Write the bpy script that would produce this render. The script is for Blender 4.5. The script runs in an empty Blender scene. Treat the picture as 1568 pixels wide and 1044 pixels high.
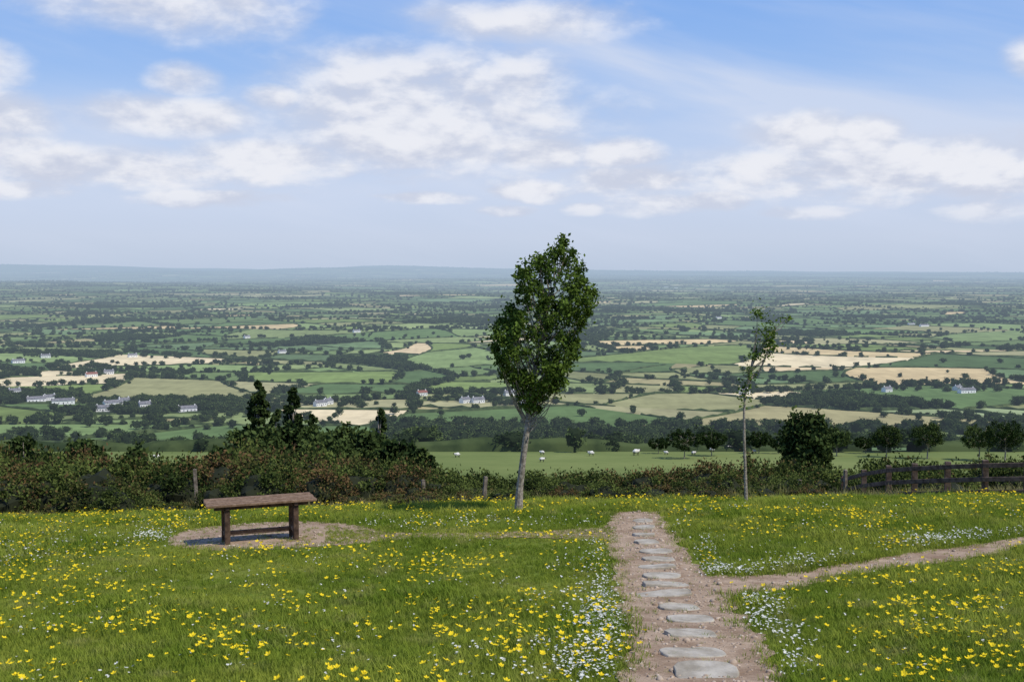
import bpy, bmesh, math, random
import numpy as np
from mathutils import Vector, noise as mnoise
random.seed(11)
rng = np.random.default_rng(11)
scene = bpy.context.scene
scene.view_settings.view_transform = 'Standard'
scene.view_settings.look = 'None'
scene.view_settings.exposure = 0
ROOT = scene.collection

# ------------------------------------------------------------------ camera
FP = 1742.0
PITCH = math.atan(107 / FP)
cd = bpy.data.cameras.new("camera"); cam = bpy.data.objects.new("camera", cd)
ROOT.objects.link(cam); scene.camera = cam
cd.lens = 40.0; cd.sensor_width = 36.0; cd.clip_start = 0.1; cd.clip_end = 200000
cam.location = (0, 0, 0); cam.rotation_euler = (math.pi / 2 - PITCH, 0, 0)

def lin(r, g, b):
    f = lambda c: (c / 255 / 12.92) if c / 255 <= 0.04045 else ((c / 255 + 0.055) / 1.055) ** 2.4
    return (f(r), f(g), f(b), 1.0)

# ------------------------------------------------------------------ terrain height
YK = np.array([-30, 0, 5, 10, 15, 19, 23, 26, 28, 31, 35, 45, 70, 100, 150, 200, 260, 330, 450, 600, 760, 900, 1100, 1500, 1900, 3000, 90000.])
ZK = np.array([3.6, -1.7, -2.65, -3.62, -4.33, -4.76, -5.15, -5.5, -5.8, -6.4, -7.3, -9.8, -16, -22, -29.5, -35, -41.5, -51.5, -71, -94, -112, -121, -127.5, -131, -132, -134, -134.])
MK = np.gradient(ZK, YK)
def ss(v, a, b):
    t = np.clip((v - a) / (b - a), 0, 1); return t * t * (3 - 2 * t)
def prof(y):
    i = np.clip(np.searchsorted(YK, y) - 1, 0, len(YK) - 2)
    h = YK[i + 1] - YK[i]; t = np.clip((y - YK[i]) / h, 0, 1)
    return ((2*t**3 - 3*t**2 + 1) * ZK[i] + (t**3 - 2*t**2 + t) * h * MK[i]
            + (-2*t**3 + 3*t**2) * ZK[i + 1] + (t**3 - t**2) * h * MK[i + 1])
def H(x, y):
    x = np.asarray(x, float); y = np.asarray(y, float)
    z = prof(y)
    z = z + np.where(x < 0, .030, .012) * np.clip(x, -30, 30) * ss(y, 4, 20) * (1 - ss(y, 60, 140))
    z = z + 0.022 * np.sin(x * 1.1 + np.sin(y * .8)) * np.cos(y * 1.05 + .4 * x) * (1 - ss(y, 40, 80))
    z = z + ss(y, 700, 1800) * 6 * (np.sin(x / 410 + 1.7) * np.cos(y / 530 + .4) + .6 * np.sin((x + y) / 290))
    z = z + ss(y, 4000, 12000) * 27 * (np.sin(x / 2900 + .6) * np.cos(y / 3300) + .6 * np.sin(x / 1700 + y / 2100))
    z = z + ss(y, 20000, 42000) * (86 + 40 * np.sin(x / 6100 + 1) + 30 * np.sin(x / 2300 + y / 5000) + 16 * np.sin(x / 900 + y / 2500)
        + 200 * np.exp(-((x + 5500) / 5000) ** 2) + 330 * np.exp(-((x + 21000) / 8000) ** 2))
    return z
def Hs(x, y): return float(H(x, y))
TT = np.geomspace(3, 70000, 9000)
def on_ground(px, py):
    """terrain point hit by the camera ray through an image pixel"""
    a = (px - 784) / FP; b = (522 - py) / FP
    dx = a; dy = math.cos(PITCH) + b * math.sin(PITCH); dz = b * math.cos(PITCH) - math.sin(PITCH)
    X = TT * dx; Y = TT * dy; Z = TT * dz
    g = Z - H(X, Y); k = np.argmax(g < 0)
    if k == 0: k = len(TT) - 1
    t0, t1 = TT[k - 1], TT[k]; f = g[k - 1] / (g[k - 1] - g[k] + 1e-9); t = t0 + (t1 - t0) * f
    return np.array([t * dx, t * dy, Hs(t * dx, t * dy)])
def project(x, y, z):
    c, s = math.cos(PITCH), math.sin(PITCH)
    f = y * c - z * s; u = y * s + z * c
    return 784 + FP * x / f, 522 - FP * u / f

# ------------------------------------------------------------------ node helpers
class NT:
    def __init__(s, nt): s.nt = nt
    def new(s, t, **kw):
        n = s.nt.nodes.new(t)
        for k, v in kw.items(): setattr(n, k, v)
        return n
    def put(s, sock, v):
        if isinstance(v, bpy.types.NodeSocket): s.nt.links.new(v, sock)
        elif v is not None:
            if isinstance(v, (tuple, list)) and len(sock.default_value) == 3: v = v[:3]
            sock.default_value = v
    def m(s, op, a, b=None, c=None, clamp=False):
        n = s.new('ShaderNodeMath', operation=op, use_clamp=clamp)
        s.put(n.inputs[0], a); s.put(n.inputs[1], b)
        if c is not None: s.put(n.inputs[2], c)
        return n.outputs[0]
    def vm(s, op, a, b=None):
        n = s.new('ShaderNodeVectorMath', operation=op)
        s.put(n.inputs[0], a)
        if b is not None: s.put(n.inputs[1], b)
        return n.outputs['Value'] if op in ('LENGTH', 'DOT_PRODUCT') else n.outputs[0]
    def mix(s, f, a, b, bt='MIX'):
        n = s.new('ShaderNodeMix', data_type='RGBA', blend_type=bt)
        s.put(n.inputs[0], f); s.put(n.inputs[6], a); s.put(n.inputs[7], b)
        return n.outputs[2]
    def noise(s, vec, scale, detail=4, rough=.55, dist=0):
        n = s.new('ShaderNodeTexNoise'); s.put(n.inputs['Vector'], vec)
        n.inputs['Scale'].default_value = scale; n.inputs['Detail'].default_value = detail
        n.inputs['Roughness'].default_value = rough; n.inputs['Distortion'].default_value = dist
        return n.outputs['Fac']
    def mr(s, v, a, b, c=0, d=1, sm=True):
        n = s.new('ShaderNodeMapRange'); n.interpolation_type = 'SMOOTHSTEP' if sm else 'LINEAR'
        s.put(n.inputs[0], v); n.inputs[1].default_value = a; n.inputs[2].default_value = b
        n.inputs[3].default_value = c; n.inputs[4].default_value = d
        return n.outputs[0]
    def scale3(s, vec, v3):
        n = s.new('ShaderNodeVectorMath', operation='MULTIPLY'); s.put(n.inputs[0], vec); n.inputs[1].default_value = v3
        return n.outputs[0]

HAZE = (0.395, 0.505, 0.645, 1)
def material(name, build, haze=False, rough=.9, transl=0.0, bump=None, spec=.2):
    mat = bpy.data.materials.new(name); mat.use_nodes = True
    nt = mat.node_tree; nt.nodes.clear(); g = NT(nt)
    out = g.new('ShaderNodeOutputMaterial')
    geo = g.new('ShaderNodeNewGeometry'); pos = geo.outputs['Position']
    col = build(g, pos)
    if transl > 0 or haze:
        p = g.new('ShaderNodeBsdfDiffuse'); g.put(p.inputs['Color'], col)
    else:
        p = g.new('ShaderNodeBsdfPrincipled'); g.put(p.inputs['Base Color'], col)
        p.inputs['Roughness'].default_value = rough; p.inputs['Specular IOR Level'].default_value = spec
    if bump:
        bn = g.new('ShaderNodeBump'); bn.inputs['Strength'].default_value = bump[0]; bn.inputs['Distance'].default_value = bump[1]
        g.put(bn.inputs['Height'], g.noise(pos, bump[2], 6, .65)); nt.links.new(bn.outputs[0], p.inputs['Normal'])
    sh = p.outputs[0]
    if transl > 0:
        t = g.new('ShaderNodeBsdfTranslucent'); g.put(t.inputs['Color'], col)
        mx = g.new('ShaderNodeMixShader'); mx.inputs[0].default_value = transl
        nt.links.new(sh, mx.inputs[1]); nt.links.new(t.outputs[0], mx.inputs[2]); sh = mx.outputs[0]
    if haze:   # aerial haze painted into the material: glowing haze colour mixed in with distance
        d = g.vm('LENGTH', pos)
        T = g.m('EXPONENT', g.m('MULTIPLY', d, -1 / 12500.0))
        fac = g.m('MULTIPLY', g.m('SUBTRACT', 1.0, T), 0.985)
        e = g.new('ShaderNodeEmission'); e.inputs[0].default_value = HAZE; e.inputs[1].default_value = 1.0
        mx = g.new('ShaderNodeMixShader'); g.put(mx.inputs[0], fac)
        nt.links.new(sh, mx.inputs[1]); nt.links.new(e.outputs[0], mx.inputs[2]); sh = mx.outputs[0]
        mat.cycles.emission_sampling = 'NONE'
    nt.links.new(sh, out.inputs[0])
    return mat

def two_tone(a, b, scale, detail=4, lo=.35, hi=.65):
    return lambda g, pos: g.mix(g.mr(g.noise(pos, scale, detail), lo, hi), a, b)
def leafcol(dark, light, scale, third=None):
    def f(g, pos):
        at = g.new('ShaderNodeAttribute', attribute_name='lc')
        sep = g.new('ShaderNodeSeparateColor'); g.put(sep.inputs[0], at.outputs['Color'])
        oi = g.new('ShaderNodeObjectInfo')
        v = g.m('ADD', g.m('MULTIPLY', sep.outputs[0], .45), g.m('MULTIPLY', g.noise(pos, scale, 3), .55))
        v = g.m('ADD', v, g.m('MULTIPLY', g.m('SUBTRACT', oi.outputs['Random'], .5), .4))
        c = g.mix(g.mr(v, .25, .75), dark, light)
        if third: c = g.mix(sep.outputs[1], c, third)
        return c
    return f

# ------------------------------------------------------------------ mesh helpers
def mesh_np(name, V, Fa, mats=(), midx=None, smooth=False, lc=None, attr='lc'):
    V = np.asarray(V, np.float32); Fa = np.asarray(Fa, np.int32); k = Fa.shape[1]
    me = bpy.data.meshes.new(name)
    me.vertices.add(len(V)); me.vertices.foreach_set('co', V.ravel())
    me.loops.add(Fa.size); me.loops.foreach_set('vertex_index', Fa.ravel())
    me.polygons.add(len(Fa)); me.polygons.foreach_set('loop_start', np.arange(0, Fa.size, k, dtype=np.int32))
    for m in mats: me.materials.append(m)
    if midx is not None: me.polygons.foreach_set('material_index', np.asarray(midx, np.int32))
    me.polygons.foreach_set('use_smooth', np.full(len(Fa), smooth))
    if lc is not None:
        ca = me.color_attributes.new(attr, 'FLOAT_COLOR', 'CORNER')
        ca.data.foreach_set('color', np.repeat(np.asarray(lc, np.float32), k, axis=0).ravel())
    me.update(calc_edges=True); me.validate()
    return me
def obj(name, me, parent=None, loc=None, link=True):
    o = bpy.data.objects.new(name, me)
    if link: ROOT.objects.link(o)
    if parent: o.parent = parent
    if loc is not None: o.location = loc
    return o
def tris_join(parts):
    Vs, Fs, M, L = [], [], [], []; n = 0
    for V, Fq, m, l in parts:
        Vs.append(V); Fs.append(np.asarray(Fq) + n); n += len(V); M.append(np.full(len(Fq), m)); L.append(l if l is not None else np.tile([.5, 0, 0, 1], (len(Fq), 1)))
    return np.concatenate(Vs), np.concatenate(Fs), np.concatenate(M), np.concatenate(L)
def tube(P, R, seg=7):
    P = np.asarray(P, float); R = np.asarray(R, float); n = len(P)
    T = np.gradient(P, axis=0); T /= np.linalg.norm(T, axis=1)[:, None] + 1e-9
    V = []
    ref = np.array([0.13, 1, 0.07])
    for i in range(n):
        r0 = ref if abs(T[i] @ ref) < .95 else np.array([1, 0, 0.])
        a = np.cross(T[i], r0); a /= np.linalg.norm(a); b = np.cross(T[i], a)
        for k in range(seg):
            th = 2 * math.pi * k / seg
            V.append(P[i] + R[i] * (math.cos(th) * a + math.sin(th) * b))
    Fq = [[i*seg+k, i*seg+(k+1) % seg, (i+1)*seg+(k+1) % seg, (i+1)*seg+k] for i in range(n-1) for k in range(seg)]
    return np.array(V), np.array(Fq)
def leaves(C, L, W=None, flat=0.0):
    C = np.asarray(C); n = len(C)
    N = rng.normal(size=(n, 3)); N[:, 2] += flat; N /= np.linalg.norm(N, axis=1)[:, None]
    A = rng.normal(size=(n, 3)); T = np.cross(N, A); T /= np.linalg.norm(T, axis=1)[:, None]
    B = np.cross(N, T); L = L * rng.uniform(.65, 1.35, n)[:, None]; W = L * .62 if W is None else W
    V = np.stack([C - T*L/2, C + B*W/2, C + T*L/2, C - B*W/2], 1).reshape(-1, 3)
    return V, np.arange(4*n).reshape(-1, 4)
def rlc(n, third=None):
    a = np.zeros((n, 4)); a[:, 0] = rng.uniform(0, 1, n); a[:, 3] = 1
    if third is not None: a[:, 1] = third
    return a
def box(c, s, rot=None):
    V = np.array([[x, y, z] for x in (-.5, .5) for y in (-.5, .5) for z in (-.5, .5)]) * np.array(s)
    if rot is not None: V = V @ np.array(rot)
    V = V + np.array(c)
    return V, np.array([[0, 1, 3, 2], [4, 6, 7, 5], [0, 4, 5, 1], [2, 3, 7, 6], [0, 2, 6, 4], [1, 5, 7, 3]])
def rotz(a): c, s = math.cos(a), math.sin(a); return np.array([[c, -s, 0], [s, c, 0], [0, 0, 1]])
def inpoly(px, py, poly):
    ins = np.zeros(len(px), bool); n = len(poly)
    for i in range(n):
        x0, y0 = poly[i][:2]; x1, y1 = poly[(i+1) % n][:2]
        c = ((y0 > py) != (y1 > py)) & (px < (x1-x0)*(py-y0)/((y1-y0) + 1e-12) + x0)
        ins ^= c
    return ins
def bevel(o, w=.008, seg=2):
    m = o.modifiers.new('bevel', 'BEVEL'); m.width = w; m.segments = seg

def scatter(name, P, scl, rot, protos, idx):
    P = np.asarray(P); n = len(P)
    me = bpy.data.meshes.new(name); me.vertices.add(n); me.vertices.foreach_set('co', P.astype(np.float32).ravel())
    scl = np.asarray(scl, np.float32)
    if scl.ndim == 1: scl = np.repeat(scl[:, None], 3, 1)
    a = me.attributes.new('scl', 'FLOAT_VECTOR', 'POINT'); a.data.foreach_set('vector', scl.ravel())
    a = me.attributes.new('rot', 'FLOAT_VECTOR', 'POINT'); a.data.foreach_set('vector', np.asarray(rot, np.float32).ravel())
    a = me.attributes.new('idx', 'INT', 'POINT'); a.data.foreach_set('value', np.asarray(idx, np.int32))
    o = obj(name, me)
    col = bpy.data.collections.new(name + "_kinds")
    for p in protos: col.objects.link(p)
    ng = bpy.data.node_groups.new(name + "_scatter", 'GeometryNodeTree')
    ng.interface.new_socket('Geometry', in_out='INPUT', socket_type='NodeSocketGeometry')
    ng.interface.new_socket('Geometry', in_out='OUTPUT', socket_type='NodeSocketGeometry')
    N = ng.nodes; gi = N.new('NodeGroupInput'); go = N.new('NodeGroupOutput')
    ip = N.new('GeometryNodeInstanceOnPoints'); ci = N.new('GeometryNodeCollectionInfo')
    ci.inputs['Collection'].default_value = col
    ci.inputs['Separate Children'].default_value = True; ci.inputs['Reset Children'].default_value = True
    def na(nm, t):
        q = N.new('GeometryNodeInputNamedAttribute'); q.data_type = t; q.inputs['Name'].default_value = nm
        return next(s for s in q.outputs if s.enabled and s.name == 'Attribute')
    er = N.new('FunctionNodeEulerToRotation')
    L = ng.links
    L.new(gi.outputs[0], ip.inputs['Points']); L.new(ci.outputs[0], ip.inputs['Instance'])
    ip.inputs['Pick Instance'].default_value = True
    L.new(na('idx', 'INT'), ip.inputs['Instance Index']); L.new(na('rot', 'FLOAT_VECTOR'), er.inputs[0])
    L.new(er.outputs[0], ip.inputs['Rotation']); L.new(na('scl', 'FLOAT_VECTOR'), ip.inputs['Scale'])
    L.new(ip.outputs[0], go.inputs[0])
    md = o.modifiers.new('scatter', 'NODES'); md.node_group = ng
    return o
def zrot(n, tilt=0.0):
    r = np.zeros((n, 3)); r[:, 2] = rng.uniform(0, 6.283, n)
    if tilt: r[:, :2] = rng.normal(0, tilt, (n, 2))
    return r

# ------------------------------------------------------------------ materials
def groundcol(g, pos):
    sep = g.new('ShaderNodeSeparateXYZ'); g.put(sep.inputs[0], pos)
    n1 = g.noise(pos, .55, 5); n2 = g.noise(pos, 7, 4)
    meadow = g.mix(g.mr(n1, .3, .7), (0.12, .175, .025, 1), (.22, .24, .05, 1))
    meadow = g.mix(g.mr(n2, .35, .75, 0, .5), meadow, (.09, .105, .025, 1))
    rough = g.mix(g.mr(n1, .35, .65), (.08, .11, .025, 1), (.18, .17, .065, 1))
    c = g.mix(g.mr(sep.outputs[1], 28, 33), meadow, rough)
    fld = g.mix(g.mr(g.noise(pos, .03, 5), .3, .7), (.14, .18, .055, 1), (.195, .23, .075, 1))
    fld = g.mix(g.mr(g.noise(pos, .4, 4), .5, .8, 0, .4), fld, (.10, .13, .04, 1))
    return g.mix(g.mr(sep.outputs[1], 90, 130), c, fld)
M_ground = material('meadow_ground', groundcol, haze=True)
def fieldcol(g, pos):
    at = g.new('ShaderNodeAttribute', attribute_name='fcol')
    a = g.mr(g.noise(pos, .015, 6, .62), .25, .75, .70, 1.25, False)
    b = g.mr(g.noise(g.scale3(pos, (1, .25, 1)), .09, 3), .3, .7, .88, 1.12, False)
    n = g.new('ShaderNodeVectorMath', operation='SCALE'); g.put(n.inputs[0], at.outputs['Color']); g.put(n.inputs['Scale'], g.m('MULTIPLY', a, b))
    return n.outputs[0]
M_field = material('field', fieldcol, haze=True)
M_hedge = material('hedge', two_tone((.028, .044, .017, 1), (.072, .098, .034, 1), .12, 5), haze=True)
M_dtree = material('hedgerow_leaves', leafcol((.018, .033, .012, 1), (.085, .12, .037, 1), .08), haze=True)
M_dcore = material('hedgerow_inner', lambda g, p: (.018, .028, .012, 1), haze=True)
M_bark = material('bark', two_tone((.17, .145, .11, 1), (.40, .355, .28, 1), 18, 5), bump=(.5, .01, 40))
M_leaf = material('leaf', leafcol((.020, .042, .009, 1), (.125, .19, .034, 1), 2.2), transl=.28)
M_bush = material('bush_leaf', leafcol((.026, .042, .012, 1), (.125, .158, .04, 1), .5, (.14, .11, .04, 1)), transl=.15)
M_gorse = material('gorse', leafcol((.034, .038, .014, 1), (.115, .125, .036, 1), .6, (.15, .095, .042, 1)), transl=.1)
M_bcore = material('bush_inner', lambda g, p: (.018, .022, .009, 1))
M_dark = material('conifer_leaf', leafcol((.016, .031, .010, 1), (.075, .108, .032, 1), .5), transl=.1)
def grasscol(g, pos):
    oi = g.new('ShaderNodeObjectInfo')
    n = g.noise(pos, .40, 5, .65)
    c = g.mix(g.mr(n, .32, .68), (.165, .24, .026, 1), (.35, .385, .06, 1))
    c = g.mix(g.m('MULTIPLY', oi.outputs['Random'], .45), c, (.11, .175, .018, 1))
    return g.mix(g.mr(g.noise(pos, 1.7, 3), .5, .78, 0, .6), c, (.43, .39, .14, 1))
M_grass = material('grass', grasscol, transl=.35)
M_rough = material('rough_grass', two_tone((.14, .17, .04, 1), (.36, .31, .14, 1), .8, 4), transl=.25)
M_yel = material('yellow_petal', lambda g, p: (.90, .68, .03, 1), transl=.2)
M_wht = material('white_petal', lambda g, p: (.80, .80, .72, 1), transl=.2)
def pathcol(g, pos):
    n = g.noise(pos, 1.8, 7, .72); n2 = g.noise(pos, 38, 3, .7)
    c = g.mix(g.mr(n, .3, .7), (.235, .155, .092, 1), (.46, .345, .23, 1))
    return g.mix(g.mr(n2, .48, .75), c, (.18, .12, .073, 1))
M_path = material('gravel', pathcol, bump=(.6, .02, 22), rough=1)
M_pebble = material('pebble', two_tone((.27, .195, .13, 1), (.47, .38, .28, 1), 6, 2))
M_stone = material('step_stone', two_tone((.27, .235, .17, 1), (.47, .43, .34, 1), 4, 8, .3, .7), bump=(.6, .03, 11))
M_wood = material('weathered_wood', lambda g, pos: g.mix(g.mr(g.noise(pos, 9, 7, .7), .35, .7), (.13, .08, .045, 1), (.28, .19, .12, 1)), bump=(.4, .008, 30))
M_woodd = material('dark_wood', two_tone((.045, .028, .018, 1), (.12, .078, .05, 1), 9, 6), bump=(.4, .008, 30))
M_fence = material('fence_wood', two_tone((.07, .048, .034, 1), (.16, .115, .085, 1), 7, 6), bump=(.4, .008, 30))
M_post = material('post_wood', two_tone((.11, .09, .065, 1), (.26, .22, .17, 1), 9, 6))
M_wool = material('wool', two_tone((.6, .57, .5, 1), (.78, .76, .7, 1), 5, 3))
M_face = material('sheep_face', lambda g, p: (.06, .05, .045, 1))
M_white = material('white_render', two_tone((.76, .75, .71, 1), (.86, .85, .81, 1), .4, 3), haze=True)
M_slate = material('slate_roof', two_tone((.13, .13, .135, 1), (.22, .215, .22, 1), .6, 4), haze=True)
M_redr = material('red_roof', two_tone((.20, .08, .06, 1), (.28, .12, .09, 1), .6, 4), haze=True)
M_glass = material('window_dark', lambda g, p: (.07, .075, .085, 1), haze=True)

# ------------------------------------------------------------------ ground sheet
ys = np.concatenate([np.arange(-14, 36, .45), np.geomspace(36, 62000, 300)])
sx = np.linspace(-1, 1, 171)
Yg, Sg = np.meshgrid(ys, sx, indexing='ij')
Xg = Sg * (28 + .78 * np.maximum(Yg, 0))
Zg = H(Xg, Yg) - ss(Yg, 262, 320) * 2.2 - ss(Yg, 2000, 20000) * 6
nr, nc = Yg.shape
I = np.arange(nr * nc).reshape(nr, nc)
Fg = np.stack([I[:-1, :-1], I[:-1, 1:], I[1:, 1:], I[1:, :-1]], -1).reshape(-1, 4)
obj('ground', mesh_np('ground', np.stack([Xg, Yg, Zg], -1).reshape(-1, 3), Fg, [M_ground], smooth=True))

# ------------------------------------------------------------------ valley fields
segs = []; polys = []
def parea(p):
    x, y = p[:, 0], p[:, 1]; return .5 * abs(np.dot(x, np.roll(y, -1)) - np.dot(y, np.roll(x, -1)))
def target(d):
    if d < 900: return 14000.
    if d < 3500: return 14000 + 9000 * min(1, (d - 900) / 500)
    return 23000 * (d / 3500) ** 1.3
def split(p, tf):
    c = p.mean(0); A = parea(p)
    if A < target(c[1]) * tf: polys.append(p); return
    q = p - c; w, v = np.linalg.eigh(q.T @ q); ax = v[:, 1]
    a = random.gauss(0, .3); ax = np.array([ax[0]*math.cos(a) - ax[1]*math.sin(a), ax[0]*math.sin(a) + ax[1]*math.cos(a)])
    d = q @ ax; lo, hi = d.min(), d.max(); t = lo + (hi - lo) * random.uniform(.28, .72)
    L, R, cut = [], [], []
    for i in range(len(p)):
        j = (i + 1) % len(p); a0, b0 = d[i] - t, d[j] - t
        (L if a0 < 0 else R).append(p[i])
        if a0 * b0 < 0:
            x = p[i] + (p[j] - p[i]) * (a0 / (a0 - b0)); L.append(x); R.append(x); cut.append(x)
    if len(cut) == 2: segs.append((cut[0], cut[1]))
    for s in (L, R):
        if len(s) >= 3: split(np.array(s), random.choice([.4, .7, 1.2, 1.8, 3.6]))
Y0, Y1 = 262., 52000.
w = lambda y: .58 * y + 260
split(np.array([[-w(Y0), Y0], [w(Y0), Y0], [w(Y1), Y1], [-w(Y1), Y1]]), 1.)
segs.append((np.array([-w(Y0), Y0]), np.array([w(Y0), Y0])))
def warp(x, y):
    a = 10 + 34 * ss(y, 500, 2000)
    dx = a * np.sin(y / 170 + 1.5 * np.sin(x / 260)) + a * .6 * np.sin(y / 71 + x / 130)
    dy = a * np.sin(x / 190 + 1.3 * np.sin(y / 310)) + a * .5 * np.sin(x / 83 - y / 120)
    b = 220 * ss(y, 5000, 14000)
    dx += b * np.sin(y / 1100 + np.sin(x / 1700)); dy += b * np.sin(x / 900 + 1.4 * np.sin(y / 2300))
    f = ss(y, 262, 420); return x + dx * f, y + dy * f
greens = [lin(116,136,82), lin(102,125,74), lin(126,144,88), lin(94,115,68), lin(134,147,92), lin(108,130,86), lin(88,109,66), lin(140,142,94), lin(120,137,76)]
oliv = [lin(148,146,100), lin(160,151,106), lin(164,159,114)]
tans = [lin(214,191,146), lin(200,178,130), lin(222,204,160)]
cents = []; rings = []
for p in polys:
    d = p[:, 1].mean(); step = max(25, d * .014); pts = []
    for i in range(len(p)):
        a, b = p[i], p[(i+1) % len(p)]; n = max(1, int(np.linalg.norm(b-a) / step))
        for k in range(n): pts.append(a + (b-a) * k / n)
    pts = np.array(pts); x, y = warp(pts[:, 0], pts[:, 1]); r = np.stack([x, y], 1)
    rings.append(r); cents.append(r.mean(0))
cents = np.array(cents); cz = H(cents[:, 0], cents[:, 1])
cpx, cpy = project(cents[:, 0], cents[:, 1], cz)
kind = np.zeros(len(polys), int); fcol = np.zeros((len(polys), 4))
for i in range(len(polys)):
    r = random.random()
    c = random.choice(greens) if r < .84 else (random.choice(oliv) if r < .98 else random.choice(tans))
    if r >= .98 and cpy[i] > 540: c = random.choice(oliv)
    j = random.uniform(.76, 1.14); fcol[i] = [c[0]*j, c[1]*j, c[2]*j, 1]
    if random.random() < .035 and cents[i][1] > 1000: kind[i] = 1
def setnear(lst, cols, kk=2):
    for (x, y) in lst:
        dd = np.hypot(cpx - x, (cpy - y) * 4) + 1e6 * (kind == 2); k = np.argmin(dd)
        c = random.choice(cols); fcol[k] = list(c[:3]) + [1]; kind[k] = kk
setnear([(40,574),(95,566),(225,499),(325,475),(350,472),(245,552),(640,482),(655,535),(925,462),(945,458),(940,530),
         (1200,552),(1270,557),(1350,560),(1440,566),(1245,447),(1075,470),(1185,613),(600,650),(1455,478),(1500,545)], tans)
setnear([(1000,610),(960,605),(740,625),(690,655),(530,640),(420,462),(350,550),(120,520),(1290,520),(200,600),(1110,610),(860,610),(1150,640),(300,650),(400,600)], oliv)
setnear([(410,468),(1300,650),(1400,640),(1500,640),(740,500)], [lin(148,160,112), lin(128,150,88)])
for (x, y) in [(650,492),(700,492),(950,488),(935,480),(975,487),(610,552),(625,556),(340,618),(1330,600)]:
    k = np.argmin(np.hypot(cpx - x, (cpy - y) * 4)); kind[k] = 1
sel = (cpx > 640) & (cpx < 1000) & (cpy > 648) & (cpy < 680); kind[sel & (kind == 0)] = 1
V, Fc, Lc = [], [], []; n = 0
for i, r in enumerate(rings):
    c = r.mean(0); P = np.vstack([r, c]); z = H(P[:, 0], P[:, 1]) + .2
    V.append(np.column_stack([P, z])); m = len(r); k = np.arange(m)
    Fc.append(np.stack([k + n, (k+1) % m + n, np.full(m, m + n)], 1)); n += m + 1
    col = [.04, .06, .025, 1] if kind[i] == 1 else fcol[i]
    Lc.append(np.tile(col, (m, 1)))
obj('valley_fields', mesh_np('valley_fields', np.vstack(V), np.vstack(Fc), [M_field], lc=np.vstack(Lc), attr='fcol', smooth=True))

# ------------------------------------------------------------------ cottages
CPOS = []
def cottage(name, px, py, L=15., yaw=0., roof=None, wh=3.7, W=6.5):
    L *= .85; yaw += .5
    p = on_ground(px, py); roof = roof or M_slate; CPOS.append(p)
    e = bpy.data.objects.new(name, None); ROOT.objects.link(e); e.location = (p[0], p[1], p[2] + .3); e.rotation_euler = (0, 0, yaw)
    V, Fq = box((0, 0, wh/2 - .6), (L, W, wh + 1.2)); rh = W * .30
    gv = np.array([[-L/2, -W/2, wh], [-L/2, W/2, wh], [-L/2, 0, wh+rh], [L/2, -W/2, wh], [L/2, W/2, wh], [L/2, 0, wh+rh]])
    me = bpy.data.meshes.new('walls'); me.from_pydata(V.tolist() + gv.tolist(), [], Fq.tolist() + [[8, 9, 10], [11, 13, 12]]); me.materials.append(M_white)
    obj('walls', me, e)
    o = .35; t = .18
    rv = []
    for s in (-1, 1):
        for x in (-L/2-o, L/2+o):
            rv += [[x, s*(W/2+o), wh-.25], [x, 0, wh+rh+.05], [x, s*(W/2+o), wh-.25+t], [x, 0, wh+rh+.05+t]]
    rf = []
    for b in (0, 8): rf += [[b+2, b+3, b+7, b+6], [b, b+4, b+5, b+1], [b, b+2, b+6, b+4], [b, b+1, b+3, b+2], [b+4, b+6, b+7, b+5]]
    me = bpy.data.meshes.new('roof'); me.from_pydata(rv, [], rf); me.materials.append(roof); obj('roof', me, e)
    parts = []
    for cx in (-L*.42, L*.42): parts.append((*box((cx, 0, wh+rh+.5), (.9, .7, 1.3)), 0, None))
    V, Fq, M, _ = tris_join(parts); obj('chimneys', mesh_np('chimneys', V, Fq, [M_white]), e)
    parts = []
    for cx in np.linspace(-L*.38, L*.38, 5):
        dr = abs(cx) < .1
        parts.append((*box((cx, -W/2-.02, 1.05 if dr else 1.7), (.9, .08, 2.1 if dr else 1.0)), 0, None))
    V, Fq, M, _ = tris_join(parts); obj('windows_and_door', mesh_np('openings', V, Fq, [M_glass]), e)
for (x, y, L, yw, rf) in [(55,616,20,.1,0),(76,613,14,.4,0),(97,619,24,-.1,0),(172,622,20,.3,0),(158,630,14,-.2,0),(190,618,12,.1,0),(222,624,14,.2,0),(286,631,20,0,0),(140,577,16,.2,1),(167,573,14,-.3,0),
        (203,547,16,.1,0),(70,548,16,0,0),(28,556,20,.2,0),(490,622,13,.2,0),(502,619,11,.6,0),(712,617,12,.3,0),(732,617,14,-.1,0),(806,622,14,.2,0),(646,606,12,0,1),(780,606,14,0,0),
        (1480,602,22,-.2,0),(1466,598,16,.3,0),(1358,600,12,0,0),(546,509,18,.1,0),(432,541,16,.2,0),(1140,604,12,.1,0),(22,603,14,.2,0),(378,518,14,.3,0),
        (1395,498,28,.1,0),(1415,500,30,-.1,0),(1020,440,60,0,0),(1035,441,50,0,0),(1100,488,22,0,0),(300,438,50,0,0)]:
    cottage('white_cottage', x, y, L, yw, M_redr if rf else M_slate)
CP = np.array(CPOS)

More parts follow.
